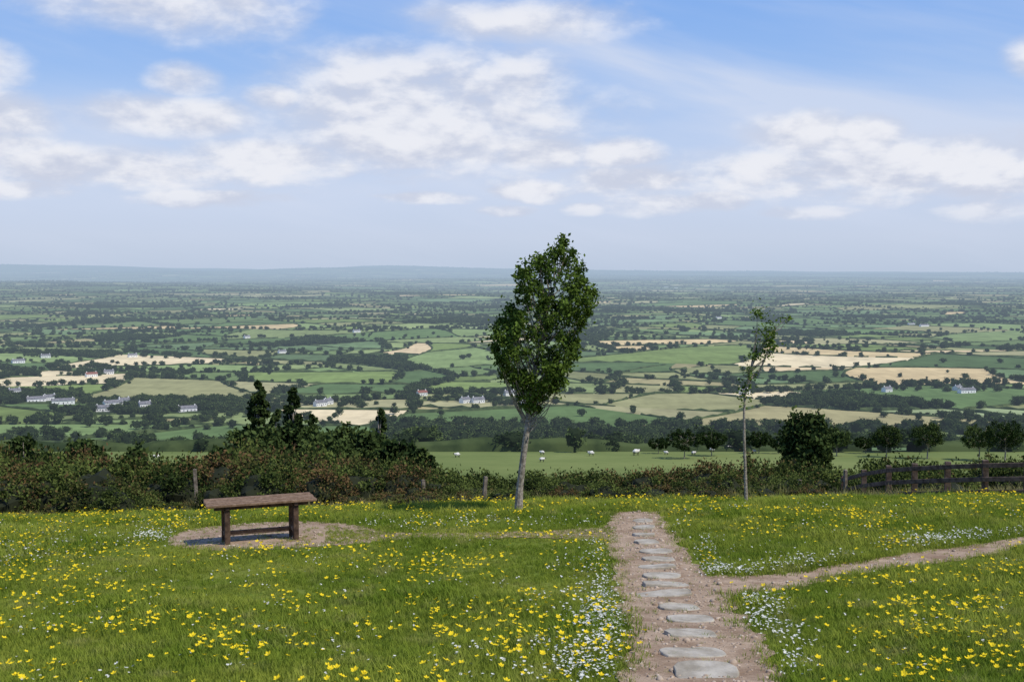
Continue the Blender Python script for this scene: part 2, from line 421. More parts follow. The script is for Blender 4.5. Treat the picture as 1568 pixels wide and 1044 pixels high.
# hedges and hedgerow trees
HV, HF = [], []; hn = 0; TP, TS = [], []
for a, b in segs:
    Ls = np.linalg.norm(b - a); t = 0.0; pts = []
    while t < Ls:
        p = a + (b - a) * t / Ls; d = max(p[1], 200); st = max(9, d * .0065); pts.append(p); t += st
    pts.append(b); pts = np.array(pts); x, y = warp(pts[:, 0], pts[:, 1])
    vis = np.abs(x) < .52 * y + 60
    if vis.sum() < 2: continue
    d = np.maximum(y, 200); sc = np.maximum(1, (d / 3500) ** .5)
    m = len(x); T = np.gradient(np.stack([x, y], 1), axis=0); T /= np.linalg.norm(T, axis=1)[:, None] + 1e-9
    Nn = np.stack([-T[:, 1], T[:, 0]], 1)
    lowf = np.array([mnoise.noise(Vector((px_*.006, py_*.006, 8.1))) for px_, py_ in zip(x, y)])
    hh = sc * rng.uniform(1.1, 3.2, m) * (1 + .7 * lowf); ww = sc * rng.uniform(1.0, 2.6, m)
    z = H(x, y)
    prof5 = [(-1, -1.5), (-.85, .55), (0, 1), (.85, .55), (1, -1.5)]
    rows = [np.column_stack([x + Nn[:, 0]*ww*u, y + Nn[:, 1]*ww*u, z + hh*v]) for (u, v) in prof5]
    R = np.stack(rows, 1).reshape(-1, 3); HV.append(R)
    k = (np.arange(m-1)[:, None] * 5 + np.arange(4)[None]).ravel(); kk = k.reshape(m-1, 4)
    keep = vis[:-1] & (rng.uniform(0, 1, m-1) > .05) & (lowf[:-1] > -.42)
    kk = kk[keep].ravel(); HF.append(np.stack([kk, kk+1, kk+6, kk+5], 1) + hn); hn += len(R)
    dens = np.array([mnoise.noise(Vector((px_*.0035, py_*.0035, 3.1))) for px_, py_ in zip(x, y)]) + random.gauss(0, .3)
    pr = np.clip(.30 + dens * 1.25, .03, 1.0) * np.where(d < 500, .55, 1.0) * np.where(d > 5000, .72, 1)
    for rep in range(3):
        tk = vis & (rng.uniform(0, 1, m) < pr * (1, .75, .4)[rep])
        jx = rng.normal(0, 3.0, m) * sc; jy = rng.normal(0, 3.0, m) * sc
        X, Y = x[tk] + jx[tk], y[tk] + jy[tk]
        TP.append(np.column_stack([X, Y, H(X, Y) - .4])); TS.append(sc[tk]**.8 * rng.uniform(3.4, 10.0, tk.sum()) * (1 - .3 * (d[tk] < 500)))
obj('hedgerows', mesh_np('hedgerows', np.vstack(HV), np.vstack(HF), [M_hedge], smooth=True))
for i in np.where(kind == 1)[0]:
    r = rings[i]; d = cents[i][1]
    if abs(cents[i][0]) > .52 * d + 80: continue
    lo, hi = r.min(0), r.max(0); A = (hi - lo).prod(); nn = int(min(600, A / (6.0 * max(1, d / 1500))**2))
    q = rng.uniform(lo, hi, (nn, 2)); q = q[inpoly(q[:, 0], q[:, 1], r)]
    TP.append(np.column_stack([q, H(q[:, 0], q[:, 1]) - .5])); TS.append(rng.uniform(4.5, 11, len(q)) * max(1, (d/3500)**.5))
q = np.column_stack([rng.uniform(-1, 1, 3000), 700 + 3800 * rng.uniform(0, 1, 3000) ** .8]); q[:, 0] *= .5 * q[:, 1]
f = np.array([mnoise.noise(Vector((a*.003, b*.003, 7.))) for a, b in q]); q = q[f > .1]
TP.append(np.column_stack([q, H(q[:, 0], q[:, 1]) - .4])); TS.append(rng.uniform(4, 9, len(q)))
for c in CP:
    n_ = 12; q = np.column_stack([c[0] + rng.normal(0, 24, n_), c[1] + np.abs(rng.normal(0, 14, n_)) + 8])
    TP.append(np.column_stack([q, H(q[:, 0], q[:, 1]) - .4])); TS.append(rng.uniform(5, 9, n_))
TP = np.vstack(TP); TS = np.concatenate(TS)
ok = np.ones(len(TP), bool)
for c in CP:   # gardens and lanes in front of the houses stay open
    u = np.array([c[0], c[1]]) / np.hypot(c[0], c[1]); rel = TP[:, :2] - c[:2]; al = rel @ u; ac = np.abs(rel @ np.array([u[1], -u[0]]))
    ok &= ~((al < 7) & (al > -65) & (ac < 9))
TP, TS = TP[ok], TS[ok]
def crown(nc, per, sig, size, rad=.40, z0=.2, shape='round', thirdp=0.0, mat=0):
    C = []; cc = []
    for _ in range(nc):
        while True:
            q = rng.uniform(-1, 1, 3)
            rr = np.linalg.norm(q)
            if rr < 1 and rr > .35: break
        if shape == 'cone':
            h = rng.uniform(0, 1) ** 1.3; a = rng.uniform(0, 6.28); r_ = rad * (1 - h) ** .8 * rng.uniform(.4, 1) + .01
            c = np.array([r_ * math.cos(a), r_ * math.sin(a), z0 + (1 - z0) * h])
        elif shape == 'dome':
            c = np.array([q[0]*rad, q[1]*rad, abs(q[2]) * .85 + .05])
        else:
            c = np.array([q[0]*rad, q[1]*rad, (z0 + 1)/2 + q[2]*(1 - z0)/2*.92])
        f_ = rng.uniform(.6, 1.3) * ((1.25 - c[2]) if shape == 'cone' else 1)
        cc.append(c); C.append(c + rng.normal(0, 1, (per, 3)) * sig * f_)
    C = np.vstack(C); C[:, 2] = np.maximum(C[:, 2], .01)
    Vl, Fl = leaves(C, size); third = None
    if thirdp: third = (rng.uniform(0, 1, len(C)) < thirdp * np.clip(C[:, 2] * 1.6 - .3, 0, 1)).astype(float)
    return (Vl, Fl, mat, rlc(len(C), third)), np.array(cc)
def blob(c, s, mat, seed=0, sub=3):
    bm = bmesh.new(); bmesh.ops.create_icosphere(bm, subdivisions=sub, radius=1)
    V = []
    for v in bm.verts:
        n = mnoise.noise(v.co * 2.1 + Vector((seed*3.1, 0, 0))); p = v.co * (1 + .35 * n); V.append([p.x*s[0]+c[0], p.y*s[1]+c[1], p.z*s[2]+c[2]])
    Fq = np.array([[v.index for v in f.verts] for f in bm.faces]); bm.free()
    return np.array(V), Fq
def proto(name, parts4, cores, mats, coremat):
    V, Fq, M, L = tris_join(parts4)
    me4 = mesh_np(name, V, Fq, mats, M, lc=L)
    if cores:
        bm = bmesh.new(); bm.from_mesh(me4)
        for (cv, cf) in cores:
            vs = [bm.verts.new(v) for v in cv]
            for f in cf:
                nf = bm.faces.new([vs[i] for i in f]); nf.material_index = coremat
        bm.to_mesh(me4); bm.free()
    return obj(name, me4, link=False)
dist_protos = []
for k in range(5):
    rad = [.42, .5, .36, .46, .55][k]; z0 = [.12, .08, .15, .05, .1][k]
    part, cc = crown([26, 30, 22, 28, 34][k], 22, .06, .10, rad, z0)
    tr = tube([[0, 0, -.05], [.01, 0, .25], [0, .01, .55]], [.035, .028, .015], 5)
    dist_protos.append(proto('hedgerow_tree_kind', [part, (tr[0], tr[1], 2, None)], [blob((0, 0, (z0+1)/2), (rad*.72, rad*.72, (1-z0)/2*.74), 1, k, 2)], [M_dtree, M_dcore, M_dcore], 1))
sc3 = np.stack([TS * rng.uniform(.9, 1.5, len(TS)), TS * rng.uniform(.9, 1.5, len(TS)), TS], 1)
scatter('hedgerow_trees', TP, sc3, zrot(len(TP)), dist_protos, rng.integers(0, 5, len(TP)))

# ------------------------------------------------------------------ scrub, bushes, near hillside trees
bush_protos = []
for k in range(4):
    part, cc = crown([46, 60, 52, 44][k], 60, .075, .06, [.75, .95, .8, .7][k], 0, 'dome', thirdp=[.05, .15, .0, .0][k])
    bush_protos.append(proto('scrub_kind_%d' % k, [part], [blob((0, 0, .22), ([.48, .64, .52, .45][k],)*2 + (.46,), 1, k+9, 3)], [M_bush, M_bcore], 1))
for k in range(3):
    part, cc = crown([54, 66, 48][k], 68, .065, .055, [.75, .9, .7][k], 0, 'dome', thirdp=[.2, .4, .7][k])
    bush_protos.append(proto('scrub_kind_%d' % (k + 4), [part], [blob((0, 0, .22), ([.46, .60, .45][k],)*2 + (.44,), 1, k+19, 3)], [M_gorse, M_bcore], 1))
tk = [(-300,675),(0,680),(60,688),(120,682),(200,692),(260,698),(300,694),(330,680),(420,680),(500,684),(560,697),(620,697),(650,714),(760,722),(860,718),(930,716),(965,706),(1050,712),(1120,700),(1200,704),(1300,712),(1380,706),(1450,706),(1568,694),(1900,690)]
tx = np.array([a for a, b in tk]); ty = np.array([b for a, b in tk])
BP, BS, BI = [], [], []
for (yr, nb, lo, hi) in [(31.6, 100, .3, .75), (34.0, 140, .55, .98), (38.0, 130, .7, 1.02), (43, 115, .8, 1.04), (48, 120, .88, 1.05), (54, 90, .8, 1.0)]:
    for _ in range(nb):
        y = yr + random.gauss(0, 1.2); x = random.uniform(-.62, .62) * y
        px = 784 + FP * x / y
        if 1240 < px and y < 38.5: continue
        if 1140 < px and y < 34: continue
        v = (np.interp(px, tx, ty) - 415) / FP; z = Hs(x, y)
        h = (-v * y - z) * random.uniform(lo, hi)
        if h < .3: continue
        s = h / .95
        gorse = (280 < px < 660 or px < 220 or 940 < px < 1160) and random.random() < .55
        BP.append([x, y, z - .08]); w_ = min(max(s, 1.0), 1.9); BS.append([w_ * random.uniform(.7, 1.25), w_ * random.uniform(.8, 1.2), s * random.uniform(.85, 1.06)]); BI.append(random.choice([4, 5, 6]) if gorse else random.choice([0, 1, 2, 3]))
for _ in range(300):
    y = random.uniform(30.3, 37); x = random.uniform(-.6, .6) * y
    if x / y > .27 and y < 38: continue
    s = random.uniform(.25, .6); BP.append([x, y, Hs(x, y) - .05]); BS.append([s*1.3, s*1.3, s]); BI.append(random.randint(0, 6))
scatter('scrub_bushes', np.array(BP), np.array(BS), zrot(len(BP)), bush_protos, BI)

def hill_tree(name, px, top, y, width, shape='round', dens=1.0, mat=None):
    x = (px - 784) / FP * y; z = Hs(x, y); v = (top - 415) / FP; h = -v * y - z
    rad = width / FP * y / 2 / h
    nc = int(90 * dens); part, cc = crown(nc, 80, .035 if shape == 'round' else .026, .28 / h, rad, .30 if shape == 'round' else .08, shape)
    parts = [part]
    tr = tube([[0, 0, -.03], [.006, 0, .2], [.0, .008, .5], [0, 0, .96]], [.022, .017, .011, .003], 7); parts.append((tr[0], tr[1], 1, None))
    for c in cc[::3]:
        b = np.array([0, 0, max(.12, c[2] * .7)]); tb = tube([b, (b + c) / 2 + [0, 0, .02], c], [.006, .004, .002], 4); parts.append((tb[0], tb[1], 1, None))
    V, Fq, M, L = tris_join(parts)
    obj(name, mesh_np(name, V * h, Fq, [mat or M_dark, M_bark], M, lc=L), loc=(x, y, z))
for a in [(395,588,62,74,'cone',1.1),(447,597,60,66,'cone',1.0),(578,620,66,62,'cone',.9),(420,622,66,50,'cone',.7),(478,636,64,50,'cone',.7)]:
    hill_tree('conifer_tree', *a)
for a in [(372,656,56,66),(490,662,58,70),(520,652,62,80),(560,662,60,66),(610,672,58,60),(430,650,60,80),(335,690,55,50),(400,652,58,70),(640,690,54,50),(545,655,63,70),(460,645,63,70),(120,678,60,90),(30,672,58,80),(205,690,62,60)]:
    hill_tree('hillside_tree', *a)
hill_tree('dark_round_tree', 1237, 630, 70, 74, 'round', 1.6)
for a in [(1050,658,230,60),(1092,660,240,46),(1165,662,250,40),(1285,657,240,44),(1362,652,235,42),(1425,648,230,50),(1505,650,225,56),(1545,642,220,60),(1010,672,250,36),(1195,670,250,32),(1330,670,250,36)]:
    hill_tree('field_tree', *a)

# ------------------------------------------------------------------ sheep
def sheep_mesh():
    bv, bf = blob((0, 0, .62), (.52, .27, .29), 0, 4, 3)
    bm = bmesh.new()
    def addp(V, Fq, m):
        vs = [bm.verts.new(v) for v in V]
        for f in Fq:
            nf = bm.faces.new([vs[i] for i in f]); nf.material_index = m; nf.smooth = True
    addp(bv, bf, 0)
    addp(*tube([[.38, 0, .68], [.52, 0, .74], [.62, 0, .76]], [.17, .13, .09], 9), 0)
    addp(*tube([[.56, 0, .80], [.58, 0, .80], [.66, 0, .78], [.76, 0, .70], [.82, 0, .65], [.83, 0, .64]], [.005, .075, .085, .06, .035, .004], 9), 1)
    for s in (-1, 1):
        addp(*tube([[.62, s*.06, .82], [.60, s*.15, .80], [.59, s*.19, .77]], [.03, .03, .004], 5), 1)
        addp(*tube([[.30, s*.13, .5], [.31, s*.13, .3], [.29, s*.13, .28], [.30, s*.13, 0]], [.09, .045, .04, .035], 6), 1)
        addp(*tube([[-.34, s*.14, .52], [-.28, s*.14, .40], [-.38, s*.14, .24], [-.36, s*.14, 0]], [.12, .08, .045, .035], 6), 1)
    addp(*tube([[-.5, 0, .7], [-.57, 0, .6], [-.57, 0, .45], [-.57, 0, .44]], [.05, .045, .03, .004], 6), 0)
    me = bpy.data.meshes.new('sheep'); bm.to_mesh(me); bm.free(); me.materials.append(M_wool); me.materials.append(M_face); return me
SM = sheep_mesh()
for (x, y, s) in [(974,697,1.5),(905,698,1.2),(700,700,1.1),(1117,690,1.3),(1090,692,1.1),(830,707,1.0),(240,703,1.1),(1155,694,1.0),(1062,697,1.0),(830,696,1.0),(1020,696,.9)]:
    p = on_ground(x, y); o = obj('sheep', SM, loc=p); o.scale = (s,)*3; o.rotation_euler = (0, 0, random.uniform(-.6, .6) + random.choice([0, math.pi]))

# ------------------------------------------------------------------ paths
def ribbon(name, Lp, Rp, lift, nx=9, mat=M_path, jit=.05):
    L = np.array([on_ground(*p) for p in Lp])[:, :2]; R = np.array([on_ground(*p) for p in Rp])[:, :2]
    n = 120; k = np.linspace(0, len(L) - 1, n); b = np.arange(len(L))
    L = np.stack([np.interp(k, b, L[:, i]) for i in (0, 1)], 1); R = np.stack([np.interp(k, b, R[:, i]) for i in (0, 1)], 1)
    jl = np.array([mnoise.noise(Vector((i*.35, 0, lift*999))) + .5*mnoise.noise(Vector((i*.9, 5, 1))) for i in range(n)])
    jr = np.array([mnoise.noise(Vector((i*.35, 9, lift*999))) + .5*mnoise.noise(Vector((i*.9, 15, 1))) for i in range(n)])
    D = (R - L) / (np.linalg.norm(R - L, axis=1)[:, None]); L = L + D * jl[:, None] * jit * 2; R = R + D * jr[:, None] * jit * 2
    u = np.linspace(0, 1, nx); P = L[:, None] * (1 - u)[None, :, None] + R[:, None] * u[None, :, None]
    z = H(P[..., 0], P[..., 1]) + lift
    V = np.concatenate([P, z[..., None]], -1).reshape(-1, 3); I = np.arange(n * nx).reshape(n, nx)
    Fq = np.stack([I[:-1, :-1], I[:-1, 1:], I[1:, 1:], I[1:, :-1]], -1).reshape(-1, 4)
    obj(name, mesh_np(name, V, Fq, [mat], smooth=True))
    return np.vstack([L, R[::-1]])
PATHS = []
PATHS.append(ribbon('gravel_path', [(930,1400),(940,1200),(948,1044),(952,1000),(954,960),(950,930),(945,900),(940,880),(935,850),(922,820),(932,800),(938,790),(944,784)],
                    [(1330,1400),(1270,1200),(1205,1044),(1180,1000),(1152,960),(1128,930),(1108,900),(1078,880),(1055,850),(1036,820),(1022,800),(1012,790),(1006,784)], .018, jit=.11))
PATHS.append(ribbon('gravel_path', [(1080,882),(1150,882),(1200,879),(1250,872),(1300,861),(1400,846),(1500,834),(1568,822),(1700,804),(1900,788)],
                    [(1085,927),(1135,914),(1200,904),(1250,893),(1300,882),(1400,867),(1500,853),(1568,840),(1700,820),(1900,802)], .013, jit=.10))
PATHS.append(ribbon('gravel_path', [(500,806),(560,814),(640,817),(700,816),(760,815),(830,814),(900,810),(940,808)],
                    [(500,832),(560,829),(640,825),(700,825),(760,824),(830,824),(900,827),(950,832)], .0135, jit=.11))
PATHS.append(ribbon('bench_pad', [(258,824),(285,812),(340,804),(400,800),(470,798),(540,803),(600,816)],
                    [(258,834),(285,840),(340,844),(400,842),(470,838),(540,833),(600,827)], .009, jit=.13))

def slab(px, py, wpx, dep, yaw=0., dark=0):
    p = on_ground(px, py); wm = wpx / FP * p[1]
    bm = bmesh.new(); n = 16; top = []; ph = random.uniform(0, 9)
    for i in range(n):
        a = 2 * math.pi * i / n; c, s = math.cos(a), math.sin(a)
        r = 1 / (abs(c)**3.6 + abs(s)**3.6) ** (1/3.6) * (1 + .13 * mnoise.noise(Vector((c*1.6 + ph, s*1.6, ph)))) * random.uniform(.95, 1.03)
        top.append(bm.verts.new((c * r * wm / 2, s * r * dep / 2, .028 + random.uniform(-.008, .008))))
    bot = [bm.verts.new((v.co.x * 1.04, v.co.y * 1.04, -.12)) for v in top]
    bm.faces.new(top); bm.faces.new(bot[::-1])
    for i in range(n): bm.faces.new([top[i], bot[i], bot[(i+1) % n], top[(i+1) % n]])
    bmesh.ops.recalc_face_normals(bm, faces=bm.faces)
    me = bpy.data.meshes.new('stone_step'); bm.to_mesh(me); bm.free(); me.materials.append(M_stone)
    o = obj('stone_step', me, loc=(p[0], p[1], p[2] + .016)); o.rotation_euler = (-.06 + random.gauss(0, .03), random.gauss(0, .03), yaw); bevel(o, .014, 2)
for s in [(1082,1034,98,.60,-.05),(1060,1003,104,.38,.06),(1058,973,80,.40,-.07),(1056,951,74,.38,.08),(1040,933,64,.36,0),(1018,912,92,.32,.06),(1020,897,76,.36,-.06),(1014,884,60,.38,0),
          (1006,870,58,.38,.09),(1008,858,50,.36,-.08),(1004,846,50,.44,0),(990,832,38,.44,.15),(986,820,36,.44,-.1),(985,809,34,.44,0),(984,799,30,.45,.15),(1100,1075,110,.6,0),(1120,1125,120,.6,.1)]:
    slab(*s)
peb = []
for k in range(3):
    v, f = blob((0, 0, .2), (1, .8, .6), 0, k, 2); peb.append(obj('pebble_kind', mesh_np('pebble', v, f, [M_pebble], smooth=True), link=False))
def sample_poly(poly, n):
    lo, hi = poly.min(0), poly.max(0); q = rng.uniform(lo, hi, (n * 4, 2)); q = q[inpoly(q[:, 0], q[:, 1], poly)][:n]; return q
q = np.vstack([sample_poly(PATHS[0], 3800), sample_poly(PATHS[1], 900), sample_poly(PATHS[2], 300), sample_poly(PATHS[3], 400)])
scatter('pebbles', np.column_stack([q, H(q[:, 0], q[:, 1]) + .014]), rng.gamma(2, .005, len(q)) + .004, zrot(len(q), .3), peb, rng.integers(0, 3, len(q)))

# ------------------------------------------------------------------ grass and flowers
def onpath(x, y, j=.05):
    m = np.zeros(len(x), bool); xx = x + rng.normal(0, j, len(x)); yy = y + rng.normal(0, j, len(x))
    for p in PATHS: m |= inpoly(xx, yy, p)
    return m
def tuft(n, hgt, wid, spread, mat, name):
    V, Fq = [], []
    for i in range(n):
        a = random.uniform(0, 6.28); r = spread * math.sqrt(random.random()); bx, by = r*math.cos(a), r*math.sin(a)
        h = hgt * random.uniform(.5, 1.15); l = random.uniform(.2, .9) * h; t = random.uniform(0, 6.28); wx, wy = math.cos(t)*wid/2, math.sin(t)*wid/2
        dx, dy = -math.sin(t)*l, math.cos(t)*l
        k = len(V); V += [[bx-wx, by-wy, -.01], [bx+wx, by+wy, -.01], [bx+dx*.4+wx*.8, by+dy*.4+wy*.8, h*.6], [bx+dx*.4-wx*.8, by+dy*.4-wy*.8, h*.6],
                          [bx+dx+wx*.15, by+dy+wy*.15, h], [bx+dx-wx*.15, by+dy-wy*.15, h]]
        Fq += [[k, k+1, k+2, k+3], [k+3, k+2, k+4, k+5]]
    return obj(name, mesh_np(name, np.array(V), np.array(Fq), [mat]), link=False)
tufts = [tuft(13, h, .008, .08, M_grass, 'grass_tuft_kind') for h in (.045, .06, .07, .09)]
NG = 140000
y = 6.5 + 24.5 * rng.uniform(0, 1, NG) ** 1.05; x = rng.uniform(-1, 1, NG) * (.52 * y + 1.5)
k = ~onpath(x, y, .13); x, y = x[k], y[k]
sc_ = rng.uniform(.7, 1.2, len(x)) * (1 + .35 * np.sin(x*1.7 + np.sin(y*1.3)) * np.sin(y * 1.1 + 1)) * (1 + .02 * (y - 10))
sc_ *= np.where((y > 15) & (y < 24) & (x < 3) & (x > -7.5), .7, 1.0)
P_ = [np.column_stack([x, y, H(x, y)])]; S_ = [sc_]
# sparse worn tufts surviving on the track to the bench and round its pad
q = np.vstack([sample_poly(PATHS[2], 1700), sample_poly(PATHS[3], 500), sample_poly(PATHS[1], 260), sample_poly(PATHS[0], 350)])
P_.append(np.column_stack([q, H(q[:, 0], q[:, 1]) + .012])); S_.append(rng.uniform(.3, .7, len(q)))
P_ = np.vstack(P_); S_ = np.concatenate(S_)
scatter('meadow_grass', P_, S_, zrot(len(P_), .12), tufts, rng.integers(0, 4, len(P_)))
rt = [tuft(26, h, .012, .14, M_rough, 'rough_grass_kind') for h in (.2, .3, .42)]
NR = 9000
y = rng.uniform(29.3, 40, NR); x = rng.uniform(-1, 1, NR) * (.55 * y + 1)
k = ~((x > .27 * y) & (rng.uniform(0, 1, NR) < .6)); x, y = x[k], y[k]
scatter('rough_grass', np.column_stack([x, y, H(x, y)]), rng.uniform(.5, 1.2, len(x)) * np.clip((y - 28) / 4, .35, 1), zrot(len(x), .15), rt, rng.integers(0, 3, len(x)))

def flower_kind(name, mat, nb, rad, hmin, hmax, spread, petals=5):
    V, Fq, M = [], [], []
    for i in range(nb):
        a = random.uniform(0, 6.28); r = spread * math.sqrt(random.random()); bx, by = r*math.cos(a), r*math.sin(a); h = random.uniform(hmin, hmax)
        ex, ey = bx + random.gauss(0, .02), by + random.gauss(0, .02); k = len(V)
        V += [[bx-.002, by, 0], [bx+.002, by, 0], [ex+.0015, ey, h], [ex-.0015, ey, h]]; Fq.append([k, k+1, k+2, k+3]); M.append(1)
        nx, ny = random.gauss(0, .35), random.gauss(0, .35)
        R = rad * random.uniform(.8, 1.2)
        for p in range(petals):
            t = 2*math.pi*p/petals + random.uniform(0, .3); k = len(V); d = math.pi/petals * .9
            for (rr, tt, up) in [(0.05, t, 0), (.75, t-d, .25), (1.05, t, .5), (.75, t+d, .25)]:
                px_, py_ = R*rr*math.cos(tt), R*rr*math.sin(tt); V.append([ex+px_, ey+py_, h + R*up + px_*nx + py_*ny])
            Fq.append([k, k+1, k+2, k+3]); M.append(0)
    return obj(name, mesh_np(name, np.array(V), np.array(Fq), [mat, M_grass], M), link=False)
yk = [flower_kind('buttercup_kind', M_yel, n_, .022, .08, .19, .12) for n_ in (1, 2, 3, 5)]
wk = [flower_kind('daisy_kind', M_wht, n_, .0135, .05, .11, .15, 7) for n_ in (1, 3, 5)]
def field_noise(x, y, s, o): return np.array([mnoise.noise(Vector((a*s, b*s, o))) + .5 * mnoise.noise(Vector((a*s*2.7, b*s*2.7, o+4))) for a, b in zip(x, y)])
NF = 10500
y = 7 + 22.5 * rng.uniform(0, 1, NF) ** .8; x = rng.uniform(-1, 1, NF) * (.5 * y + 1)
f = field_noise(x, y, .55, 2.2); keep = (rng.uniform(0, 1, NF) < np.clip(.27 + 1.0 * f, .03, 1)) & ~onpath(x, y, 0.02)
x, y = x[keep], y[keep]
scatter('buttercups', np.column_stack([x, y, H(x, y)]), rng.uniform(.8, 1.3, len(x)), zrot(len(x), .1), yk, rng.choice(4, len(x), p=[.45, .3, .17, .08]))
WP = []
def patch(px, py, rx, ry, n):
    for _ in range(int(n * 1.15)):
        a = on_ground(px + random.gauss(0, rx * .85), py + random.gauss(0, ry * .8)); WP.append(a[:2])
for p in [(918,865,14,18,30),(925,900,14,18,45),(922,935,16,18,80),(935,965,14,14,60),(915,990,26,20,60),(890,1015,40,16,50),(905,1035,40,14,30),(900,950,30,14,30),(870,930,40,40,30),
          (1075,860,14,14,30),(1110,880,24,6,80),(1160,884,28,5,80),(1085,840,12,14,20),(1205,868,30,6,30),(1255,866,18,5,20),(1175,935,18,10,34),(1160,955,16,12,34),(1200,975,22,14,30),(1215,1020,20,16,28),(1150,925,14,6,14),
          (1440,830,40,4,80),(1500,822,40,4,50),(1390,838,30,4,24),(235,824,22,6,80),(260,832,16,5,20),(30,850,45,16,40),(60,835,40,8,20),(640,808,70,5,26),(860,804,60,6,26),(700,802,60,5,20),(300,800,60,5,20),(1045,815,8,10,10),(910,830,10,12,20),(820,1020,60,25,20)]:
    patch(*p)
WP = np.array(WP); q = np.column_stack([rng.uniform(-1, 1, 700) * 12, rng.uniform(8, 26, 700)]); WP = np.vstack([WP, q])
WP = WP[~onpath(WP[:, 0], WP[:, 1], 0.0)]
scatter('daisies', np.column_stack([WP, H(WP[:, 0], WP[:, 1])]), rng.uniform(.8, 1.3, len(WP)), zrot(len(WP), .1), wk, rng.choice(3, len(WP), p=[.45, .35, .2]))

# ------------------------------------------------------------------ wooden bench (table-height rustic bench)
bc = on_ground(396, 829); yaw = .36
be = bpy.data.objects.new('wooden_bench', None); ROOT.objects.link(be); be.location = (bc[0], bc[1] + .15, Hs(bc[0], bc[1] + .15) + .01); be.rotation_euler = (0, 0, yaw)
def part(name, lst, mat, parent, bv=.008):
    V, Fq, M, _ = tris_join([(*b, 0, None) for b in lst]); o = obj(name, mesh_np(name, V, Fq, [mat]), parent); bevel(o, bv); return o
part('top_planks', [box((0.0, -.27 + k * .18, .77 + (.004 if k % 2 else 0)), (2.06 - .03 * (k % 2), .160, .045)) for k in range(4)], M_wood, be)
part('apron', [box((0, -.20, .705), (1.75, .05, .075)), box((0, .20, .705), (1.75, .05, .075))], M_woodd, be)
part('cross_bearers', [box((s * .64, 0, .71), (.07, .64, .06)) for s in (-1, 1)], M_woodd, be)
part('legs', [box((s * .64, t * .235, .30), (.10, .10, .75)) for s in (-1, 1) for t in (-1, 1)], M_woodd, be)
part('stretcher', [box((0, .235, .13), (1.18, .07, .085)), box((-.64, 0, .16), (.06, .37, .07)), box((.64, 0, .16), (.06, .37, .07))], M_wood, be)

# ------------------------------------------------------------------ post-and-rail fence
fe = bpy.data.objects.new('rail_fence', None); ROOT.objects.link(fe)
fp = [(1296,38), (1328,35), (1366,32.6), (1406,31.2), (1457,30.3), (1515,29.6), (1580,29.1), (1650,28.8), (1730, 28.6)]
FPp = [np.array([(a - 784) / FP * d, d, Hs((a - 784) / FP * d, d)]) for a, d in fp]
part('posts', [box(p + [0, 0, .40], (.15, .14, 1.22), rotz(.2)) for p in FPp], M_fence, fe)
rl = []
for a, b in zip(FPp[:-1], FPp[1:]):
    for hgt in (.88, .52, .18):
        d = b - a; L = np.linalg.norm(d); c = (a + b) / 2 + [-.09, -.09, hgt]; u = d / L; v = np.cross([0, 0, 1.], u); v /= np.linalg.norm(v); w_ = np.cross(u, v)
        rl.append(box(c, (L + .02, .045, .12), np.stack([u, v, w_])))
part('rails', rl, M_fence, fe)
for a, d, h in [(297,31.2,1.25), (647,31.0,.75), (740,31.2,.8), (1300,36,1.1), (1228,34,.7)]:
    x = (a - 784) / FP * d; p = np.array([x, d, Hs(x, d)])
    V, Fq = box((0, 0, h/2 - .1), (.1, .1, h + .2)); o = obj('fence_post', mesh_np('fence_post', V, Fq, [M_post]), loc=p); o.rotation_euler = (random.gauss(0, .04), random.gauss(0, .05), .3); bevel(o, .012)

# ------------------------------------------------------------------ the young trees
def young_tree(name, base, trunk_px, radii, env, nclump, per, sig, lsize, depth, lmat):
    b = on_ground(*base); d = b[1]; k = d / FP
    def w(px, py, dy=0.): return np.array([(px - base[0]) * k, dy, (base[1] - py) * k])
    tp = np.array([w(px, py, .04 * math.sin(i * 1.7)) for i, (px, py) in enumerate(trunk_px)]); tp[0][2] -= .15
    parts = [(*tube(tp, radii, 10), 1, None)]
    ey = np.array([e[0] for e in env]); el = np.array([e[1] for e in env]); er = np.array([e[2] for e in env])
    C = []
    wgt = (er - el) / (er - el).sum()
    for i in range(nclump):
        py = random.choices(list(ey), weights=list(wgt))[0] + random.uniform(-10, 10)
        l, r = np.interp(py, ey, el), np.interp(py, ey, er); u = random.uniform(-1, 1); u = math.copysign(abs(u) ** .75, u)
        px = (l + r) / 2 + u * ((r - l) / 2 - 5); dp = (r - l) / 2 * k * depth
        c = w(px, py, random.uniform(-1, 1) * dp * math.sqrt(max(0.05, 1 - u * u * .9)))
        s = sig * random.uniform(.45, 1.35)
        C.append(c + rng.normal(0, 1, (int(per * random.uniform(.5, 1.4)), 3)) * [s, s, s * 1.15])
        h0 = max(tp[2][2], c[2] - abs(c[0] - np.interp(c[2], tp[:, 2], tp[:, 0])) * 1.3 - .35)
        if i % 2 == 0:
            s0 = np.array([np.interp(h0, tp[:, 2], tp[:, 0]), np.interp(h0, tp[:, 2], tp[:, 1]), h0])
            mid = (s0 + c) / 2 + [(c[0] - s0[0]) * .12, 0, -.05]
            parts.append((*tube([s0, mid, c], [.016, .010, .003], 5), 1, None))
    C = np.vstack(C); Vl, Fl = leaves(C, lsize, flat=.4); parts.append((Vl, Fl, 0, rlc(len(C))))
    V, Fq, M, L = tris_join(parts)
    return obj(name, mesh_np(name, V, Fq, [lmat, M_bark], M, lc=L), loc=b)
env1 = [(376,852,886),(390,826,899),(405,794,894),(420,789,906),(435,789,916),(450,784,916),(465,768,908),(480,767,904),(495,751,895),(510,745,892),(525,748,888),(540,753,888),(555,760,880),(570,765,876),(585,773,867),(598,782,850),(612,795,834)]
